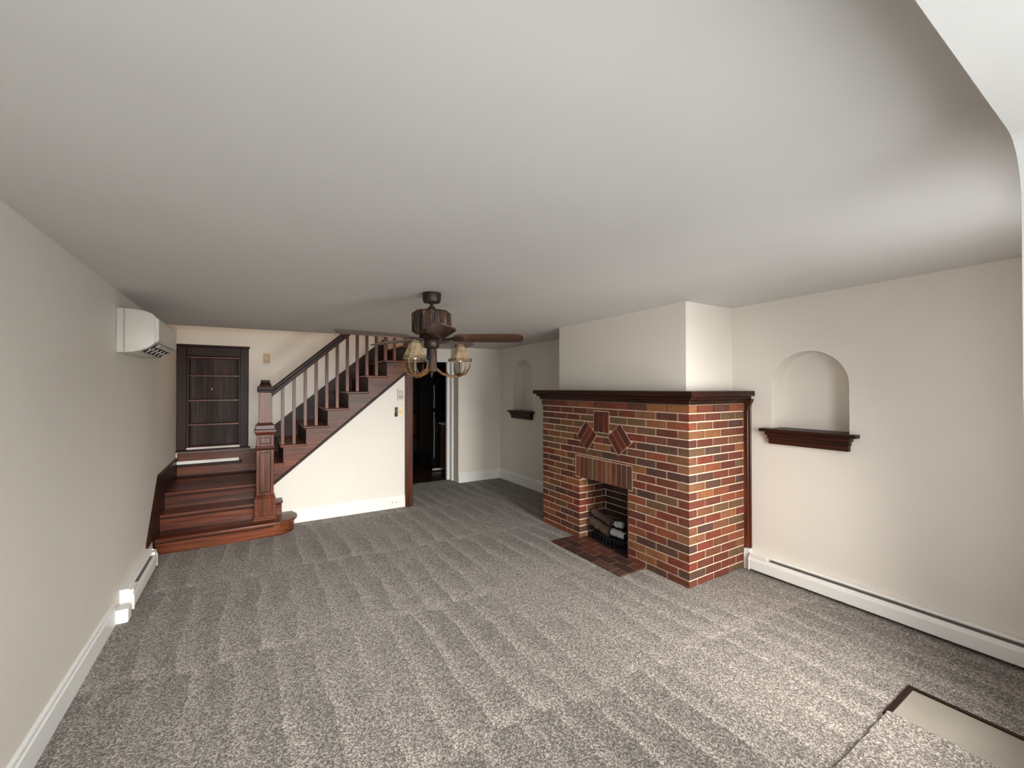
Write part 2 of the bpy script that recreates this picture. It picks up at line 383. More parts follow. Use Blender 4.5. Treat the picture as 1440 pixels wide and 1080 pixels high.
# newel post
nw = MB(); NX, NYc = .128, 5.285
def sq(m, w0, w1, z0, z1):
    a, b = w0/2, w1/2
    m.add([(NX-a,NYc-a,z0),(NX+a,NYc-a,z0),(NX+a,NYc+a,z0),(NX-a,NYc+a,z0),(NX-b,NYc-b,z1),(NX+b,NYc-b,z1),(NX+b,NYc+b,z1),(NX-b,NYc+b,z1)],
          [(0,3,2,1),(4,5,6,7),(0,1,5,4),(1,2,6,5),(2,3,7,6),(3,0,4,7)])
sq(nw, .132, .132, .147, 1.06); sq(nw, .122, .122, 1.06, 1.50)
npo = nw.build('newel_post', WZ, st, bevel=.003)
pm = MB(); sq(pm, .225, .225, .147, .165); sq(pm, .218, .196, .165, .19); pm.build('base_moulding', WX, npo, bevel=.004)
pm = MB(); sq(pm, .198, .198, .19, .372); sq(pm, .198, .16, .372, .402); pm.build('plinth', WZ, npo, bevel=.003)
for z0, z1 in ((.405, .885), (.925, 1.045)):      # raised stiles and rails framing the recessed panels
    for sx, sy in ((0,-1),(-1,0),(1,0),(0,1)):
        m = MB(); d = .0725; hw = .080
        def pc(u0, u1, a, b):
            if sx == 0: m.box(NX+u0, NX+u1, NYc+sy*d-.007, NYc+sy*d+.007, a, b)
            else: m.box(NX+sx*d-.007, NX+sx*d+.007, NYc+u0, NYc+u1, a, b)
        pc(-hw, -hw+.028, z0, z1); pc(hw-.028, hw, z0, z1); pc(-hw+.028, hw-.028, z0, z0+.026); pc(-hw+.028, hw-.028, z1-.026, z1)
        m.build('panel_frame', WZ, npo, bevel=.002)
        m = MB(); d = .0695; hw = .052; z0_, z1_ = z0 + .026, z1 - .026
        pc(-hw, -hw+.007, z0_, z1_); pc(hw-.007, hw, z0_, z1_); pc(-hw+.007, hw-.007, z0_, z0_+.007); pc(-hw+.007, hw-.007, z1_-.007, z1_)
        m.build('panel_bead', DZ, npo)
pm = MB(); sq(pm, .17, .178, .885, .905); sq(pm, .178, .168, .905, .925); pm.build('band_moulding', WX, npo, bevel=.003)
pm = MB(); sq(pm, .165, .205, 1.045, 1.075); sq(pm, .205, .205, 1.075, 1.105); sq(pm, .18, .176, 1.105, 1.15); sq(pm, .155, .13, 1.15, 1.175); pm.build('cap_moulding', WX, npo, bevel=.004)
pm = MB(); sq(pm, .148, .152, 1.50, 1.525); sq(pm, .152, .148, 1.525, 1.565); sq(pm, .12, .09, 1.565, 1.605); sq(pm, .09, .085, 1.605, 1.632); pm.build('finial_cap', DX, npo, bevel=.005, seg=2)
# handrail and balusters
RY = YS + .01
rb = lambda x: 1.44 + .895*(x - .186)
rax = Vector((1, 0, .895)).normalized(); rup = Vector((-rax.z, 0, rax.x))
def rail(m, x0, x1, off, hw, hh):
    a = Vector((x0, RY, rb(x0))); b = Vector((x1, RY, rb(x1)))
    return m.obox((a+b)/2 + rup*off, rax*((b-a).length/2), Vector((0, hw, 0)), rup*hh)
hr = rail(MB(), .135, 1.5, .058, .036, .021).build('handrail', DX, st, bevel=.012, seg=3, smooth=40)
rail(MB(), .15, 1.5, .020, .024, .020).build('rail_fillet', DX, hr, bevel=.004)
bal = {}
for j in range(12):
    x = .302 + .1157*j; k = 2 + j//2
    z0, z1 = tz(k), min(rb(x) + .02, 3.0)
    key = round(z1 - z0, 3)
    if key not in bal:
        bal[key] = MB().box(-.017, .017, -.017, .017, 0, z1 - z0).mesh('baluster', (0,0,0), .002); bal[key].materials.append(WZ)
    inst(bal[key], 'baluster', (x, RY, z0), st)

# ------------------------------------------------------------------ built-in shelves in the stairwell wall
bc = thing('built_in_bookcase', 'dark wood shelves recessed in the wall above the stair landing', 'bookcase', (-.39, YB, .78))
YF = YB - .022
fr = MB().box(XL+.003, -.665, YF, YB-.001, .80, 2.05); fr.build('side_casing', DZ, bc, bevel=.004)
MB().box(-.122, -.03, YF, YB-.001, .80, 2.05).build('side_casing', DZ, bc, bevel=.004)
MB().box(-.665, -.122, YF, YB-.001, 1.94, 2.05).build('head_casing', DX, bc, bevel=.004)
MB().box(XL+.003, -.018, YF-.012, YB-.001, 2.05, 2.075).build('cap_moulding', DX, bc, bevel=.004)
MB().box(XL+.003, -.01, YF-.04, YB-.001, .775, .80).build('sill', DX, bc, bevel=.005)
for x0, x1 in ((-.672, -.645), (-.139, -.115)):
    MB().box(x0, x1, YB-.001, YB+.17, .82, 1.945).build('side_panel', DZ, bc)
MB().box(-.645, -.139, YB+.15, YB+.172, .82, 1.945).build('back_panel', BB, bc)
for z in (.825, 1.10, 1.397, 1.70, 1.925):
    sh = MB().box(-.645, -.139, YB+.004, YB+.15, z-.014, z+.006); o = sh.build('shelf', WX, bc, bevel=.002)
MB().box(-.43, -.422, YB+.145, YB+.15, 1.52, 1.545).build('keyhole_plate', IVORY, bc)

# ------------------------------------------------------------------ wall plates
def plate(name, label, x, y, z, w_, h, mat, group=None):
    o = thing(name, label, 'switch' if 'switch' in name else name.split('_')[-1], (x, y, z))
    MB().box(x-w_/2, x+w_/2, y-.007, y, z-h/2, z+h/2).build('cover_plate', mat, o, bevel=.002)
    return o
p = plate('light_switch', 'tan light switch on the stairwell wall beside the recessed shelves', .168, YB, 1.935, .078, .125, plain('tan_plastic', srgb(196, 164, 120), .45))
MB().box(.163, .173, YB-.016, YB-.006, 1.925, 1.945).build('toggle', IVORY, p)
for dz in (-.045, .045): MB().lathe((0,0,0), [(.003, -.001), (.003, .001)], 8)
p = plate('dimmer_switch', 'ivory dimmer switch plate next to the brown door post', 1.655, YS, 1.235, .062, .118, IVORY)
k = MB().lathe((0,0,0), [(.017, 0), (.017, .010), (.014, .016)], 16)
k.v = [(1.655 + a, YS-.007-c, 1.228 + b_) for a, b_, c in k.v]; k.build('knob', IVORY, p, smooth=40)
p = thing('remote_control', 'black fan remote in a wall holder left of the dimmer switch', 'remote', (1.593, YS, 1.235))
MB().box(1.575, 1.611, YS-.012, YS, 1.175, 1.225).build('holder', BLACK, p, bevel=.003)
MB().box(1.577, 1.609, YS-.03, YS-.012, 1.185, 1.298).build('handset', BLACK, p, bevel=.006, seg=2)
MB().box(1.583, 1.603, YS-.032, YS-.03, 1.235, 1.28).build('button_panel', plain('dull_grey', srgb(84, 76, 72), .5), p)
p = thing('thermostat', 'pale grey wall thermostat above the dimmer switch', 'thermostat', (1.645, YS, 1.455))
MB().box(1.605, 1.690, YS-.024, YS, 1.385, 1.530).build('case', GREYPL, p, bevel=.006, seg=2)
MB().box(1.617, 1.678, YS-.026, YS-.024, 1.488, 1.505).build('scale_window', METAL, p)
for x in (1.627, 1.667): MB().lathe((0,0,0), [(.004,0),(.004,.01)], 8)
for x in (1.623, 1.661): MB().box(x, x+.012, YS-.030, YS-.024, 1.468, 1.480).build('button', BLACK, p)
MB().box(1.615, 1.680, YS-.026, YS-.024, 1.405, 1.455).build('grille', METAL, p)
p = thing('wall_outlet', 'white electrical outlet set in the baseboard below the stairs', 'outlet', (1.567, YS-.018, .075))
MB().box(1.510, 1.624, YS-.024, YS-.018, .040, .112).build('cover_plate', WHITE, p, bevel=.002)
for x in (1.546, 1.588):
    q = MB().box(x-.014, x+.014, YS-.026, YS-.023, .058, .094).build('socket', WHITE, p)
    MB().box(x-.006, x-.003, YS-.0268, YS-.0255, .068, .084).build('slot', DARKGREY, q)
    MB().box(x+.003, x+.006, YS-.0268, YS-.0255, .068, .084).build('slot', DARKGREY, q)

# ------------------------------------------------------------------ fireplace
FX, Y0, Y1 = 2.875, 2.048, 3.965
OY0, OY1, OZ = 2.677, 3.326, .635          # firebox opening
fp = thing('brick_fireplace', 'red and brown brick fireplace with a dark wood mantel against the right wall', 'fireplace', (3.2, 3.0, 0))
MR = .006                                    # joint recess
m = MB()
XC = XR - .003
m.box(FX+MR, XC, Y0+MR, OY0-MR, 0, 1.44).box(FX+MR, XC, OY1+MR, Y1-MR, 0, 1.44).box(FX+MR, XC, OY0-MR, OY1+MR, OZ+.006, 1.44).box(3.24, XC, OY0-MR, OY1+MR, 0, OZ+.01)
m.build('mortar_core', MORTAR, fp)
# --- convex clipping in the (y, z) plane
def clip(poly, n, c, keep_inside):
    out = []
    for i, p in enumerate(poly):
        q = poly[(i+1) % len(poly)]
        dp, dq = p[0]*n[0]+p[1]*n[1]-c, q[0]*n[0]+q[1]*n[1]-c
        if not keep_inside: dp, dq = -dp, -dq
        if dp <= 1e-9: out.append(p)
        if (dp < -1e-9 and dq > 1e-9) or (dp > 1e-9 and dq < -1e-9):
            t_ = dp/(dp-dq); out.append((p[0]+(q[0]-p[0])*t_, p[1]+(q[1]-p[1])*t_))
    return out
def parea(p): return abs(sum(p[i][0]*p[(i+1)%len(p)][1]-p[(i+1)%len(p)][0]*p[i][1] for i in range(len(p))))/2
def minus(poly, conv):
    res = []; rest = poly; inside = poly
    for i in range(len(conv)):
        a, b = conv[i], conv[(i+1) % len(conv)]
        n = (b[1]-a[1], -(b[0]-a[0])); inside = clip(inside, n, n[0]*a[0]+n[1]*a[1], True)
        if len(inside) < 3: return [poly]
    if parea(inside) < 1e-6: return [poly]
    for i in range(len(conv)):
        a, b = conv[i], conv[(i+1) % len(conv)]
        n = (b[1]-a[1], -(b[0]-a[0])); c = n[0]*a[0]+n[1]*a[1]      # conv is counter-clockwise: outside is n.p > c
        o_ = clip(rest, n, c, False)
        if len(o_) > 2 and parea(o_) > 2.5e-4: res.append(o_)
        rest = clip(rest, n, c, True)
        if len(rest) < 3 or parea(rest) < 1e-7: break
    return res
def grow(conv, g):
    cx = sum(p[0] for p in conv)/len(conv); cy = sum(p[1] for p in conv)/len(conv); out = []
    n = len(conv); ls = []
    for i in range(n):
        a, b = conv[i], conv[(i+1) % n]; l_ = math.hypot(b[0]-a[0], b[1]-a[1]); nn = ((b[1]-a[1])/l_, -(b[0]-a[0])/l_)
        ls.append((nn, nn[0]*a[0]+nn[1]*a[1]+g))
    for i in range(n):
        (n1, c1), (n2, c2) = ls[i-1], ls[i]; d_ = n1[0]*n2[1]-n1[1]*n2[0]
        out.append(((c1*n2[1]-c2*n1[1])/d_, (n1[0]*c2-n2[0]*c1)/d_))
    return out
def ccw(p):
    s_ = sum(p[i][0]*p[(i+1)%len(p)][1]-p[(i+1)%len(p)][0]*p[i][1] for i in range(len(p)))
    return p if s_ > 0 else p[::-1]
LZ0, LZ1, LY0, LY1 = OZ, .846, 2.622, 3.385
rect = lambda a, b, c, d: [(a, c), (b, c), (b, d), (a, d)]
def tilted(cy, cz, ang, w_, h):
    ca, sa = math.cos(ang), math.sin(ang)
    return [(cy + ca*u - sa*v, cz + sa*u + ca*v) for u, v in ((-w_/2,-h/2),(w_/2,-h/2),(w_/2,h/2),(-w_/2,h/2))]
DC = rect(2.908, 3.116, 1.118, 1.318)
DL_ = tilted(3.221, 1.068, math.radians(39), .205, .205)
DR_ = tilted(2.777, 1.071, math.radians(-39), .205, .205)
cut = [(rect(OY0, OY1, -.1, LZ0), 0), (rect(LY0, LY1, LZ0, LZ1), .009), (DC, .008), (DL_, .008), (DR_, .008)]
cut = [grow(ccw(c), g) if g else ccw(c) for c, g in cut]
PITCHZ, BH, BL, JT = .068, .058, .203, .010
shared = {}
def brick_box(dx, dy, dz, mat):
    k = (round(dx,4), round(dy,4), round(dz,4), mat.name)
    if k not in shared:
        me = MB().box(0, dx, 0, dy, 0, dz).mesh('brick', (0,0,0), .0022); me.materials.append(mat); shared[k] = me
    return shared[k]
rows = [(-.008, .050)] + [(.060 + PITCHZ*i, .060 + PITCHZ*i + BH) for i in range(20)]
rows = [(max(a, .001), b) for a, b in rows]
HW = .098
ecount = 0
for r, (z0, z1) in enumerate(rows):
    off = r % 2
    prj = .010 if r == 20 else 0.0           # the top course steps forward under the mantel
    # pieces along the front from the near corner
    ys = []; y = Y0 - prj
    L0 = HW if off else BL
    ys.append((y, y+L0)); y += L0 + JT
    while y < Y1 + prj - .01:
        e = min(y+BL, Y1+prj)
        if Y1 + prj - e < .045: e = Y1 + prj
        ys.append((y, e)); y = e + JT
    for i, (a, b) in enumerate(ys):
        a += random.uniform(-.0015, .0015) if i else 0
        polys = [rect(a, b, z0, z1)]
        for c in cut:
            nx = []
            for p_ in polys: nx += minus(p_, c)
            polys = nx
        if not polys: continue
        depth = HW
        if i == 0: depth = BL if off else HW
        near_open = z1 < OZ + .02 and (abs(b-OY0) < .25 or abs(a-OY1) < .25)
        px = FX - prj + random.uniform(-.001, .0012)
        if len(polys) == 1 and len(polys[0]) == 4 and abs(parea(polys[0]) - (max(p[0] for p in polys[0])-min(p[0] for p in polys[0]))*(z1-z0)) < 1e-6:
            q = polys[0]; a2, b2 = min(p[0] for p in q), max(p[0] for p in q)
            if b2 - a2 < .014: continue
            if abs(a2 - OY1) < .002 and z1 < OZ+.02: depth = BL if off else HW
            inst(brick_box(depth, round(b2-a2, 3), z1-z0, BRICK), 'brick', (px, a2, z0), fp)
        else:
            mm = MB()
            for q in polys: mm.prism(q, 'x', px, px+.03)
            mm.build('brick', BRICK, fp)
    # side face towards the camera
    x = FX - prj + (BL if off else HW) + JT
    while x < XR - .02:
        e = min(x+BL, XR-.005)
        inst(brick_box(e-x, .05, z1-z0, BRICK), 'brick', (x, Y0 - prj + random.uniform(-.001, .001), z0), fp)
        x = e + JT
# soldier course over the opening
ns = 12; sw = (LY1-LY0)/ns
for i in range(ns):
    inst(brick_box(.09, round(sw-.010, 4), LZ1-LZ0, BRICK), 'brick', (FX-.001+random.uniform(-.001,.001), LY0+sw*i+.005, LZ0), fp)
MB().box(FX+.012, FX+.10, OY0-.05, OY1+.05, OZ-.006, OZ+.001).build('steel_lintel', BLACK, fp)
# ornament: three upright bricks and two tilted squares of three bricks
for i in range(3):
    w_ = .208/3; inst(brick_box(.05, round(w_-.009,4), .200, DECOR), 'brick', (FX-.002, 2.908+w_*i+.0045, 1.118), fp)
for c, ang in (((3.221, 1.068), 39), ((2.777, 1.071), -39)):
    for i in range(3):
        w_ = .205/3; me = brick_box(.05, round(w_-.009,4), .205, DECOR)
        a_ = math.radians(ang); u = -.1025 + w_*i + .0045; v = -.1025
        o = inst(me, 'brick', (FX-.002, c[0]+math.cos(a_)*u-math.sin(a_)*v, c[1]+math.sin(a_)*u+math.cos(a_)*v), fp)
        o.rotation_euler = (a_, 0, 0)
# firebox lining
fb = MB().box(FX+.1, 3.235, OY0, OY1, -.002, .004).build('firebox', plain('soot', srgb(44, 38, 36), .9, var=.3), fp)
for r, (z0, z1) in enumerate(rows):
    if z0 > OZ: break
    z1 = min(z1, OZ)
    for side in (0, 1):
        x = FX + (BL if r % 2 else HW) + JT
        while x < 3.225:
            e = min(x+BL, 3.235)
            y_ = OY1 - .002 if side else OY0 - .028
            inst(brick_box(round(e-x, 4), .030, z1-z0, BRICK if x < 3.1 else SOOT), 'brick', (x, y_, z0), fb); x = e + JT
    y = OY0 + (.1 if r % 2 else 0) + .002; ys = [(OY0+.002, y-JT)] if r % 2 else []
    while y < OY1 - .02: e = min(y+BL, OY1-.002); ys.append((y, e)); y = e + JT
    for a, b in ys: inst(brick_box(.02, round(b-a, 4), z1-z0, SOOT), 'brick', (3.228, a, z0), fb)
# mantel shelf with stepped bed moulding wrapping the near side
mt = MB().box(2.795, XR-.003, 1.965, 4.06, 1.478, 1.522).build('mantel', DY, fp, bevel=.006, seg=2)
MB().box(2.825, XR-.001, 1.995, 4.03, 1.452, 1.478).build('bed_moulding', DY, mt, bevel=.008, seg=2)
MB().box(2.848, XR-.001, 2.020, 4.00, 1.416, 1.452).build('bed_moulding', DY, mt, bevel=.005)
# wood strip covering the joint of brick and wall, with a small bracket
cv = MB().box(XR-.032, XR-.001, 2.012, 2.05, .175, 1.43).box(XR-.018, XR-.001, 1.996, 2.012, .175, 1.43).build('corner_strip', WZ, fp, bevel=.004)
MB().prism([(1.972, 1.452), (2.04, 1.452), (2.04, 1.34), (2.012, 1.345), (1.994, 1.40)], 'x', XR-.04, XR-.001).build('bracket', WZ, cv, bevel=.003)
MB().box(XR-.05, XR-.001, 1.995, 2.045, 0, .17).build('corner_block', TRIM, fp, bevel=.003)
# hearth: one course deep row of flat bricks in front and into the opening
he = MB().box(2.574, FX+.10, 2.476, 3.398, -.02, .008).build('hearth', plain('hearth_mortar', srgb(142, 114, 96), .9, var=.25), fp)
hx = [2.570, 2.672, 2.774, 2.876]
for r in range(4):
    ya, yb = (2.472, 3.402) if r < 3 else (OY0+.002, OY1-.002)
    y = 2.472 + (.0 if r % 2 else -.10)
    while y < yb:
        a, b = max(y, ya), min(y+.205, yb)
        if b-a > .03: inst(brick_box(.094, round(b-a, 3), .012, HEARTHB), 'brick', (hx[r], a, .0), he)
        y += .215
# plaster chimney breast above the mantel
struct('wall_chimney', MB().box(3.01, XR+.02, 2.17, 3.83, 1.523, 2.45), WALL)

# gas log set in the firebox
LOGB = plain('brown_bark', srgb(98, 78, 68), .85, var=.5, scale=25, bmp=.6, bscale=60)
LOGD = plain('charred_bark', srgb(30, 27, 26), .85, var=.6, scale=25, bmp=.6, bscale=60)
LOGW = plain('pale_ash_log', srgb(196, 196, 198), .8, var=.25, scale=20, bmp=.3, bscale=60)
gr = thing('fire_grate', 'black iron fire grate with curved front inside the firebox', 'grate', (3.0, 3.0, .006))
def arcpts(z, x0, dep, n=12): return [(x0 - dep*math.sin(PI*i/n), OY0+.04 + (OY1-OY0-.08)*i/n, z) for i in range(n+1)]
MB().tube(arcpts(.100, 3.02, .09), .009, 8).build('top_rail', BLACK, gr, smooth=60)
MB().tube(arcpts(.022, 3.02, .09), .008, 8).build('bottom_rail', BLACK, gr, smooth=60)
for i in range(1, 12):
    a, b = arcpts(.022, 3.02, .09)[i], arcpts(.100, 3.02, .09)[i]
    MB().tube([a, b], .005, 6).build('bar', BLACK, gr, smooth=60)
for i in range(5):
    y = OY0+.09 + (OY1-OY0-.18)*i/4
    MB().tube([(2.97, y, .022), (3.20, y, .022)], .006, 6).build('floor_bar', BLACK, gr, smooth=60)
for y in (OY0+.09, OY1-.09):
    for x in (3.03, 3.18): MB().tube([(x, y, .0085), (x, y, .022)], .009, 6).build('foot', BLACK, gr)
em = MB(); rg = random.Random(5)
for i in range(190):
    c = (rg.uniform(2.985, 3.17), rg.uniform(OY0+.08, OY1-.08), rg.uniform(.046, .060)); s_ = rg.uniform(.010, .022)
    if c[0] < 3.02 - .09*math.sin(PI*(c[1]-OY0-.04)/(OY1-OY0-.08)) + .040: continue
    em.lathe(c, [(s_*.4, -s_*.7), (s_, -s_*.2), (s_*.8, s_*.4), (s_*.3, s_*.7)], 6)
em = em.build('ember_bed', LOGD); tag(em, 'bed of charred grey embers under the fireplace logs', 'embers', kind='stuff')
def log(label, a, b, r, mat, endmat, seed):
    rg = random.Random(seed); a = Vector(a); b = Vector(b); n = 9
    pts = [a.lerp(b, i/n) + Vector((rg.uniform(-.004,.004), rg.uniform(-.004,.004), rg.uniform(-.004,.004))) for i in range(n+1)]
    rad = [r*rg.uniform(.9, 1.08) for _ in pts]
    o = thing('fireplace_log', label, 'log', tuple((a+b)/2), 'logs in the fireplace')
    MB().tube(pts, rad, 12).build('bark', mat, o, smooth=50)
    d = (b-a).normalized()
    for p_, s_, rr in ((a, -1, rad[0]), (b, 1, rad[-1])):
        MB().tube([p_ + d*s_*.000, p_ + d*s_*.003], rr*.88, 12).build('cut_end', endmat, o)
log('brown log lying highest against the far firebox side', (3.02, 3.27, .270), (3.03, 3.02, .218), .040, LOGB, LOGB, 1)
log('brown log at the far end just below the highest log', (2.985, 3.26, .178), (2.995, 3.02, .132), .045, LOGB, LOGB, 2)
log('pale ash grey log at the front of the fire grate', (3.003, 2.99, .147), (3.003, 2.82, .145), .034, LOGW, LOGD, 3)
log('charred log with a pale top at the back of the grate', (3.13, 3.0, .228), (3.125, 2.78, .233), .045, LOGD, LOGW, 4)
log('long charred black log across the rear of the grate', (3.176, 3.20, .126), (3.176, 2.74, .126), .041, LOGD, LOGD, 5)
log('charred black log at the near end of the grate', (3.086, 2.93, .125), (3.086, 2.73, .135), .038, LOGD, LOGD, 6)
log('short pale log wedged behind the ash grey log', (3.045, 2.98, .216), (3.045, 2.90, .222), .030, LOGW, LOGW, 7)

# ------------------------------------------------------------------ niche shelves
def niche_shelf(label, y0, y1, z):
    o = thing('niche_shelf', label, 'shelf', (XR, (y0+y1)/2, z), 'shelves under the arched niches')
    MB().box(XR-.085, XR, y0, y1, z-.026, z).build('shelf_board', DY, o, bevel=.005, seg=2)
    MB().box(XR-.001, XR+.165, y0+.066, y1-.066, z-.012, z+.001).build('shelf_bottom', DY, o)
    m = MB()
    for a, b, d in ((z-.055, z-.026, .066), (z-.085, z-.055, .052), (z-.125, z-.085, .042)):
        m.box(XR-d, XR, y0+.085-d*.7, y1-.085+d*.7, a, b)
    m.build('bracket_moulding', DY, o, bevel=.006, seg=2)
niche_shelf('dark wood shelf under the near arched niche, right of the fireplace', 1.237, 1.895, 1.216)
niche_shelf('dark wood shelf under the far arched niche, beyond the fireplace', 5.25, 5.935, 1.181)

# ------------------------------------------------------------------ baseboard heaters
def heater(label, y0, y1, face, slot0, slot1):
    s_ = 1 if face > 0 else -1; X0 = XL if s_ > 0 else XR
    f = lambda d: X0 + s_*d
    B = lambda m, d0, d1, a, b, z0, z1: m.box(min(f(d0), f(d1)), max(f(d0), f(d1)), a, b, z0, z1)
    o = thing('baseboard_heater', label, 'heater', (X0, (y0+y1)/2, .01), 'white baseboard heaters')
    B(MB(), 0.001, .012, y0, y1, .012, .1495).build('back_plate', WHITE, o)
    pr = [(f(.001), .158), (f(.040), .158), (f(.052), .150), (f(.052), .145), (f(.036), .150), (f(.001), .150)]
    MB().prism(pr, 'y', y0, y1).build('top_hood', WHITE, o)
    pr = [(f(.074), .022), (f(.078), .026), (f(.078), .100), (f(.068), .128), (f(.064), .128), (f(.072), .100), (f(.072), .024)]
    MB().prism(pr, 'y', y0, y1).build('front_cover', WHITE, o, bevel=.001)
    B(MB(), .012, .060, slot0, slot1, .06, .125).build('heating_element', METAL, o)
    B(MB(), .014, .062, y0, y1, .016, .03).build('bottom_plate', DARKGREY, o)
    B(MB(), .012, .074, slot1, y1-.004, .125, .150).build('end_cover', WHITE, o)
    B(MB(), .012, .074, y0+.004, slot0, .125, .150).build('end_cover', WHITE, o)
    for a, b in ((y0-.004, y0+.004), (y1-.004, y1+.004)):
        m = MB().prism([(f(.001), .012), (f(.080), .012), (f(.080), .105), (f(.066), .146), (f(.045), .160), (f(.001), .160)], 'y', a, b)
        m.build('end_cap', WHITE, o, bevel=.001)
    return o
heater('long white baseboard heater along the right wall beside the fireplace', .30, 1.985, -1, .42, 1.84)
h = heater('short white baseboard heater on the left wall by the stairs', 3.885, 4.735, 1, 4.02, 4.66)
o = thing('baseboard_end_block', 'white block ending the baseboard in front of the left heater', 'trim block', (XL, 3.74, 0))
MB().box(XL+.001, XL+.082, 3.705, 3.795, .0, .092).build('block', TRIM, o, bevel=.012, seg=2)
MB().box(XL+.001, XL+.05, 3.795, 3.88, .02, .07).build('pipe_cover', TRIM, o, bevel=.01, seg=2)

# ------------------------------------------------------------------ wall air conditioner
ac = thing('air_conditioner', 'white wall-mounted air conditioner high on the left wall near the stairs', 'air conditioner', (XL, 4.13, 1.78))
Xp = lambda d: XL + d
body = [(Xp(.001), 1.785), (Xp(.001), 2.083), (Xp(.09), 2.081), (Xp(.15), 2.073), (Xp(.185), 2.058), (Xp(.205), 2.03), (Xp(.205), 1.872), (Xp(.195), 1.852), (Xp(.165), 1.825), (Xp(.125), 1.803), (Xp(.08), 1.790)]
MB().prism(body, 'y', 3.745, 4.525).build('body', ACW, ac, bevel=.006, seg=2, smooth=25)
fpn = [(Xp(.196), 2.046), (Xp(.207), 2.03), (Xp(.221), 2.02), (Xp(.222), 1.878), (Xp(.212), 1.862), (Xp(.196), 1.862)]
MB().prism(fpn, 'y', 3.742, 4.528).build('front_panel', ACW, ac, bevel=.004, seg=2)
for y in (3.7425, 4.5275):
    MB().box(Xp(.040), Xp(.0435), y-.003, y+.003, 1.792, 2.080).build('end_seam', METAL, ac)
e0, e1 = Vector((Xp(.208), 0, 1.862)), Vector((Xp(.10), 0, 1.792))
dd = (e1-e0); nn = Vector((-dd.z, 0, dd.x)).normalized(); nn = nn if nn.z < 0 else -nn
def strip(t0, t1, y0, y1, out, th):
    a, b = e0 + dd*t0, e0 + dd*t1; c = (a+b)/2 + nn*out; c.y = (y0+y1)/2
    return MB().obox(c, (b-a)/2, Vector((0, (y1-y0)/2, 0)), nn*th)
strip(.10, .80, 3.80, 4.47, .0085, .004).build('air_outlet', BLACK, ac)
strip(-.04, .20, 3.79, 4.48, .020, .003).build('louvre', ACW, ac, bevel=.002)
strip(.44, .52, 3.80, 4.47, .016, .002).build('louvre', ACW, ac)
for i in range(5):
    y = 3.86 + i*.14; strip(.30, .74, y, y+.008, .013, .003).build('vane', ACW, ac)

# ------------------------------------------------------------------ ceiling fan
FXc, FYc = 1.10, 2.875; FZ = ceil_z(FXc, FYc)
fan = thing('ceiling_fan', 'rustic brown ceiling fan with bark-look motor and stitched lamp shades', 'ceiling fan', (FXc, FYc, FZ))
C = lambda z: (FXc, FYc, z)
MB().lathe(C(0), [(.066, FZ-.0), (.067, FZ-.012), (.064, FZ-.055), (.058, FZ-.068), (.02, FZ-.070)], 28).build('canopy', BRONZE, fan, smooth=40)
MB().lathe(C(0), [(.013, FZ-.07), (.013, 2.115)], 14).build('downrod', BRONZE, fan, smooth=60)
MB().lathe(C(0), [(.026, 2.128), (.028, 2.115), (.028, 2.09)], 20).build('yoke_cover', BRONZE, fan, smooth=40)
m_, nt, b = newmat('carved_bark'); v = coords(nt, (30, 30, 4.5)); n1 = noise(nt, v, 1.0, 4, .6, .8)
r = ramp(nt, [(.36, srgb(16, 9, 7)), (.5, srgb(58, 36, 26)), (.64, srgb(96, 66, 48)), (.74, srgb(176, 146, 116))]); L(nt, n1, r.inputs[0]); L(nt, r.outputs[0], b.inputs['Base Color'])
b.inputs['Roughness'].default_value = .6; bump(nt, n1, b, 1.0, .02); BARK = m_
mh = MB().lathe(C(0), [(.03, 2.100), (.115, 2.098), (.132, 2.085), (.134, 2.03), (.133, 1.965), (.128, 1.945), (.11, 1.935), (.06, 1.93)], 64, .02).build('motor_housing', BARK, fan, smooth=40)
rg = random.Random(9)
for i in range(26):                      # split-bark slats round the motor
    a = 2*PI*i/26 + rg.uniform(-.04, .04); wv = rg.uniform(.008, .014)
    t_ = Vector((-math.sin(a), math.cos(a), 0)); r_ = Vector((math.cos(a), math.sin(a), 0)); lean = t_*rg.uniform(-.012, .012)
    c = Vector(C(2.015)) + r_*.133
    MB().obox(c, t_*wv, r_*rg.uniform(.004, .009), Vector((0, 0, .066)) + lean).build('bark_slat', BARK, mh, bevel=.003)
MB().lathe(C(0), [(.06, 1.932), (.085, 1.925), (.09, 1.912), (.07, 1.90), (.05, 1.895)], 28).build('flywheel', BRONZE, fan, smooth=40)
MB().lathe(C(0), [(.05, 1.898), (.055, 1.89), (.055, 1.845), (.045, 1.832), (.02, 1.828)], 24).build('switch_housing', BRONZE, fan, smooth=40)
BLADE = wood('fan_blade_wood', srgb(52, 32, 24), srgb(78, 50, 38), srgb(98, 66, 50), 'x', .28, .3, .6, .5)
# blade along local +x, pitched
prof = []
for x, wv in ((.165, .045), (.20, .062), (.30, .068), (.50, .071), (.61, .070), (.645, .058), (.66, .030)): prof.append((x, wv))
outline = [(x, -wv) for x, wv in prof] + [(x, wv) for x, wv in reversed(prof)]
blade_me = MB().prism(outline, 'z', -.004, .004).mesh('blade', (0,0,0), .002); blade_me.materials.append(BLADE)
iron = MB().prism([(.07, -.014), (.13, -.014), (.17, -.040), (.225, -.034), (.235, 0), (.225, .034), (.17, .040), (.13, .014), (.07, .014)], 'z', -.010, -.004)
iron_me = iron.mesh('blade_iron', (0,0,0), .001); iron_me.materials.append(BRONZE)
for i in range(5):
    th = math.radians(0 + 72*i) - YAW
    bl = inst(blade_me, 'blade', C(1.906), fan)
    bl.rotation_euler = (Matrix.Rotation(th, 3, 'Z') @ Matrix.Rotation(math.radians(-17), 3, 'X')).to_euler()
    o = bpy.data.objects.new('blade_iron', iron_me); COL.objects.link(o); o.parent = bl
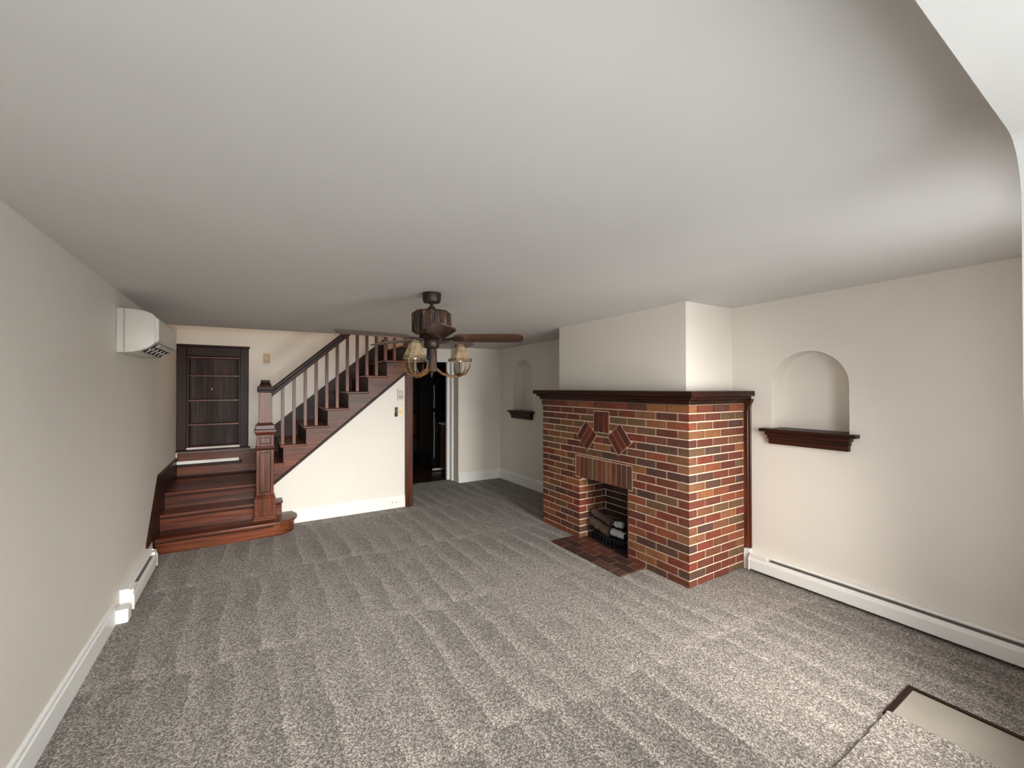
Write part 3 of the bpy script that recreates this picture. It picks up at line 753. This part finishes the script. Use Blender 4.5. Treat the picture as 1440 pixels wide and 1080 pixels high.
# light kit: wood-look stem, antler arms, tapered rawhide shades
stem = MB().lathe(C(0), [(.02, 1.83), (.036, 1.825), (.038, 1.70), (.034, 1.668), (.012, 1.66), (.010, 1.645)], 20, .04).build('light_stem', BARK, fan, smooth=40)
HIDE = None
m_, nt, b = newmat('rawhide_shade'); v = coords(nt); r = ramp(nt, [(.3, srgb(124, 104, 78)), (.7, srgb(172, 150, 116))]); L(nt, noise(nt, v, 26, 4), r.inputs[0]); L(nt, r.outputs[0], b.inputs['Base Color'])
b.inputs['Roughness'].default_value = .75; b.inputs['Subsurface Weight'].default_value = 0.0; HIDE = m_
ANT = plain('antler', srgb(118, 84, 44), .28, var=.6, scale=22)
CAND = plain('candle_sleeve', srgb(92, 74, 52), .5)
for ang in (250, 26, 138):
    th = math.radians(ang) - YAW; dr_ = Vector((math.cos(th), math.sin(th), 0)); sd = Vector((-dr_.y, dr_.x, 0))
    c0 = Vector(C(0)) + dr_*.215
    # antler beam curving out and up, with tines
    P = lambda rr, ss, z: Vector(C(z)) + dr_*rr + sd*ss
    arm = MB().tube([P(.03, 0, 1.69), P(.08, .004, 1.652), P(.14, .0, 1.632), P(.20, -.004, 1.634), P(.26, 0, 1.656), P(.29, .004, 1.70), P(.296, .004, 1.738)], [.009, .010, .009, .009, .008, .006, .003], 10).build('antler_arm', ANT, fan, smooth=60)
    MB().tube([P(.20, -.004, 1.634), P(.215, -.05, 1.645), P(.225, -.085, 1.68), P(.225, -.092, 1.735)], [.008, .007, .0055, .0025], 8).build('tine', ANT, arm, smooth=60)
    MB().tube([P(.20, .0, 1.634), P(.205, .05, 1.648), P(.20, .085, 1.68), P(.20, .092, 1.735)], [.008, .007, .0055, .0025], 8).build('tine', ANT, arm, smooth=60)
    MB().tube([P(.13, 0, 1.634), P(.12, .03, 1.66), P(.125, .045, 1.70)], [.009, .007, .003], 8).build('tine', ANT, arm, smooth=60)
    MB().lathe((c0.x, c0.y, 0), [(.018, 1.640), (.020, 1.655), (.012, 1.66)], 14).build('candle_cup', BRONZE, arm, smooth=40)
    MB().lathe((c0.x, c0.y, 0), [(.011, 1.655), (.011, 1.74)], 12).build('candle_sleeve', CAND, arm, smooth=40)
    MB().lathe((c0.x, c0.y, 0), [(.008, 1.74), (.015, 1.757), (.016, 1.77), (.010, 1.79), (.002, 1.81)], 12).build('bulb', plain('frosted_bulb', srgb(240, 236, 224), .3), arm, smooth=60)
    # shade: open cone of eight hide panels with thickness
    ns = 8; sh = None
    zt, zb_, rt, rb_ = 1.868, 1.745, .029, .084
    shade = MB()
    for k in range(ns):
        a0, a1 = 2*PI*k/ns, 2*PI*(k+1)/ns
        q = [(c0.x + rr*math.cos(a), c0.y + rr*math.sin(a), z) for a, rr, z in ((a0, rb_, zb_), (a1, rb_, zb_), (a1, rt, zt), (a0, rt, zt))]
        qi = [(c0.x + (rr-.0025)*math.cos(a), c0.y + (rr-.0025)*math.sin(a), z) for a, rr, z in ((a0, rb_, zb_), (a1, rb_, zb_), (a1, rt, zt), (a0, rt, zt))]
        shade.add(q + qi, [(0,1,2,3), (7,6,5,4), (0,4,5,1), (2,6,7,3)])
    sh = shade.build('lamp_shade', HIDE, fan)
    for zz, rr, kk in ((zb_+.012, rb_-.003, 36), (zt-.008, rt+.006, 18)):       # laced edges
        lc = MB()
        for k in range(kk):
            a = 2*PI*k/kk; a2 = a + 2*PI/kk*.55; e = .013 if kk == 36 else .010
            r1 = rr + .004; r2 = rr + .002
            lc.tube([(c0.x + r2*math.cos(a), c0.y + r2*math.sin(a), zz+e*.6), (c0.x + (r1+.001)*math.cos(a2), c0.y + (r1+.001)*math.sin(a2), zz-e*1.0)], .0018, 5)
        o = lc.build('lacing', BLACK, sh); o['kind'] = 'stuff'
MB().lathe(C(0), [(.001, 1.62), (.006, 1.628), (.006, 1.645)], 10).build('finial', BRONZE, fan, smooth=60)

# ------------------------------------------------------------------ kitchen beyond the doorway
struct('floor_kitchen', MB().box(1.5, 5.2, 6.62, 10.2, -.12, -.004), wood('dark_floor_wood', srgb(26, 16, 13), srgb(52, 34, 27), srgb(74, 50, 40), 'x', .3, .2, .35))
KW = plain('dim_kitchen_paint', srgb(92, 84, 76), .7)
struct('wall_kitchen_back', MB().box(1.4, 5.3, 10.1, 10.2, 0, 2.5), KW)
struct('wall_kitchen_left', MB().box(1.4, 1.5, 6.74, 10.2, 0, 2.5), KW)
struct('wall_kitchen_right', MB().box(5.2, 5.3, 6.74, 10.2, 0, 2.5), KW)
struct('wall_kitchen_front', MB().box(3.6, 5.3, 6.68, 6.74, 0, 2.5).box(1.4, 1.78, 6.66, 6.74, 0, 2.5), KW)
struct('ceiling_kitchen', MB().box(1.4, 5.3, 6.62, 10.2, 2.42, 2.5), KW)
fg = thing('refrigerator', 'black refrigerator standing in the dark kitchen beyond the doorway', 'refrigerator', (3.2, 7.75, -.004))
MB().box(2.86, 3.60, 7.44, 8.15, .05, 1.74).build('body', BLKGLOSS, fg, bevel=.008)
MB().box(2.83, 3.60, 7.40, 7.44, .12, 1.12).build('lower_door', BLKGLOSS, fg, bevel=.008)
MB().box(2.83, 3.60, 7.40, 7.44, 1.14, 1.74).build('upper_door', BLKGLOSS, fg, bevel=.008)
MB().tube([(2.87, 7.375, .25), (2.87, 7.365, .7), (2.87, 7.375, 1.1)], .010, 8).build('handle', METAL, fg, smooth=60)
MB().tube([(2.87, 7.375, 1.17), (2.87, 7.365, 1.4), (2.87, 7.375, 1.6)], .010, 8).build('handle', METAL, fg, smooth=60)
MB().box(2.86, 3.58, 7.41, 7.44, .015, .05).build('kick_grille', WHITE, fg)
MB().lathe((2.88, 7.42, 0), [(.018, .0), (.018, .03)], 10).build('foot', CHROME, fg)
kc = thing('wooden_cabinet', 'reddish brown kitchen cabinet half hidden by the doorway right of the refrigerator', 'cabinet', (3.1, 7.15, -.004))
MB().box(2.98, 3.5, 7.05, 7.33, .06, .88).build('body', WZ, kc, bevel=.004)
MB().box(2.965, 2.98, 7.07, 7.31, .10, .70).build('door', WZ, kc, bevel=.004)
MB().box(3.02, 3.5, 7.08, 7.33, -.004, .06).build('plinth', DX, kc)
MB().box(2.95, 3.52, 7.03, 7.34, .88, .91).build('worktop', WHITE, kc)
kd = thing('wooden_chair', 'brown wooden chair deep in the dark kitchen', 'chair', (3.0, 8.9, -.004))
MB().box(2.85, 3.22, 8.7, 9.07, .43, .46).build('seat', WX, kd, bevel=.01)
for x in (2.87, 3.20):
    for y in (8.72, 9.05): MB().box(x-.018, x+.018, y-.018, y+.018, -.004, .43).build('leg', WZ, kd)
MB().box(2.85, 3.22, 9.05, 9.08, .50, .98).build('backrest', WZ, kd, bevel=.01)
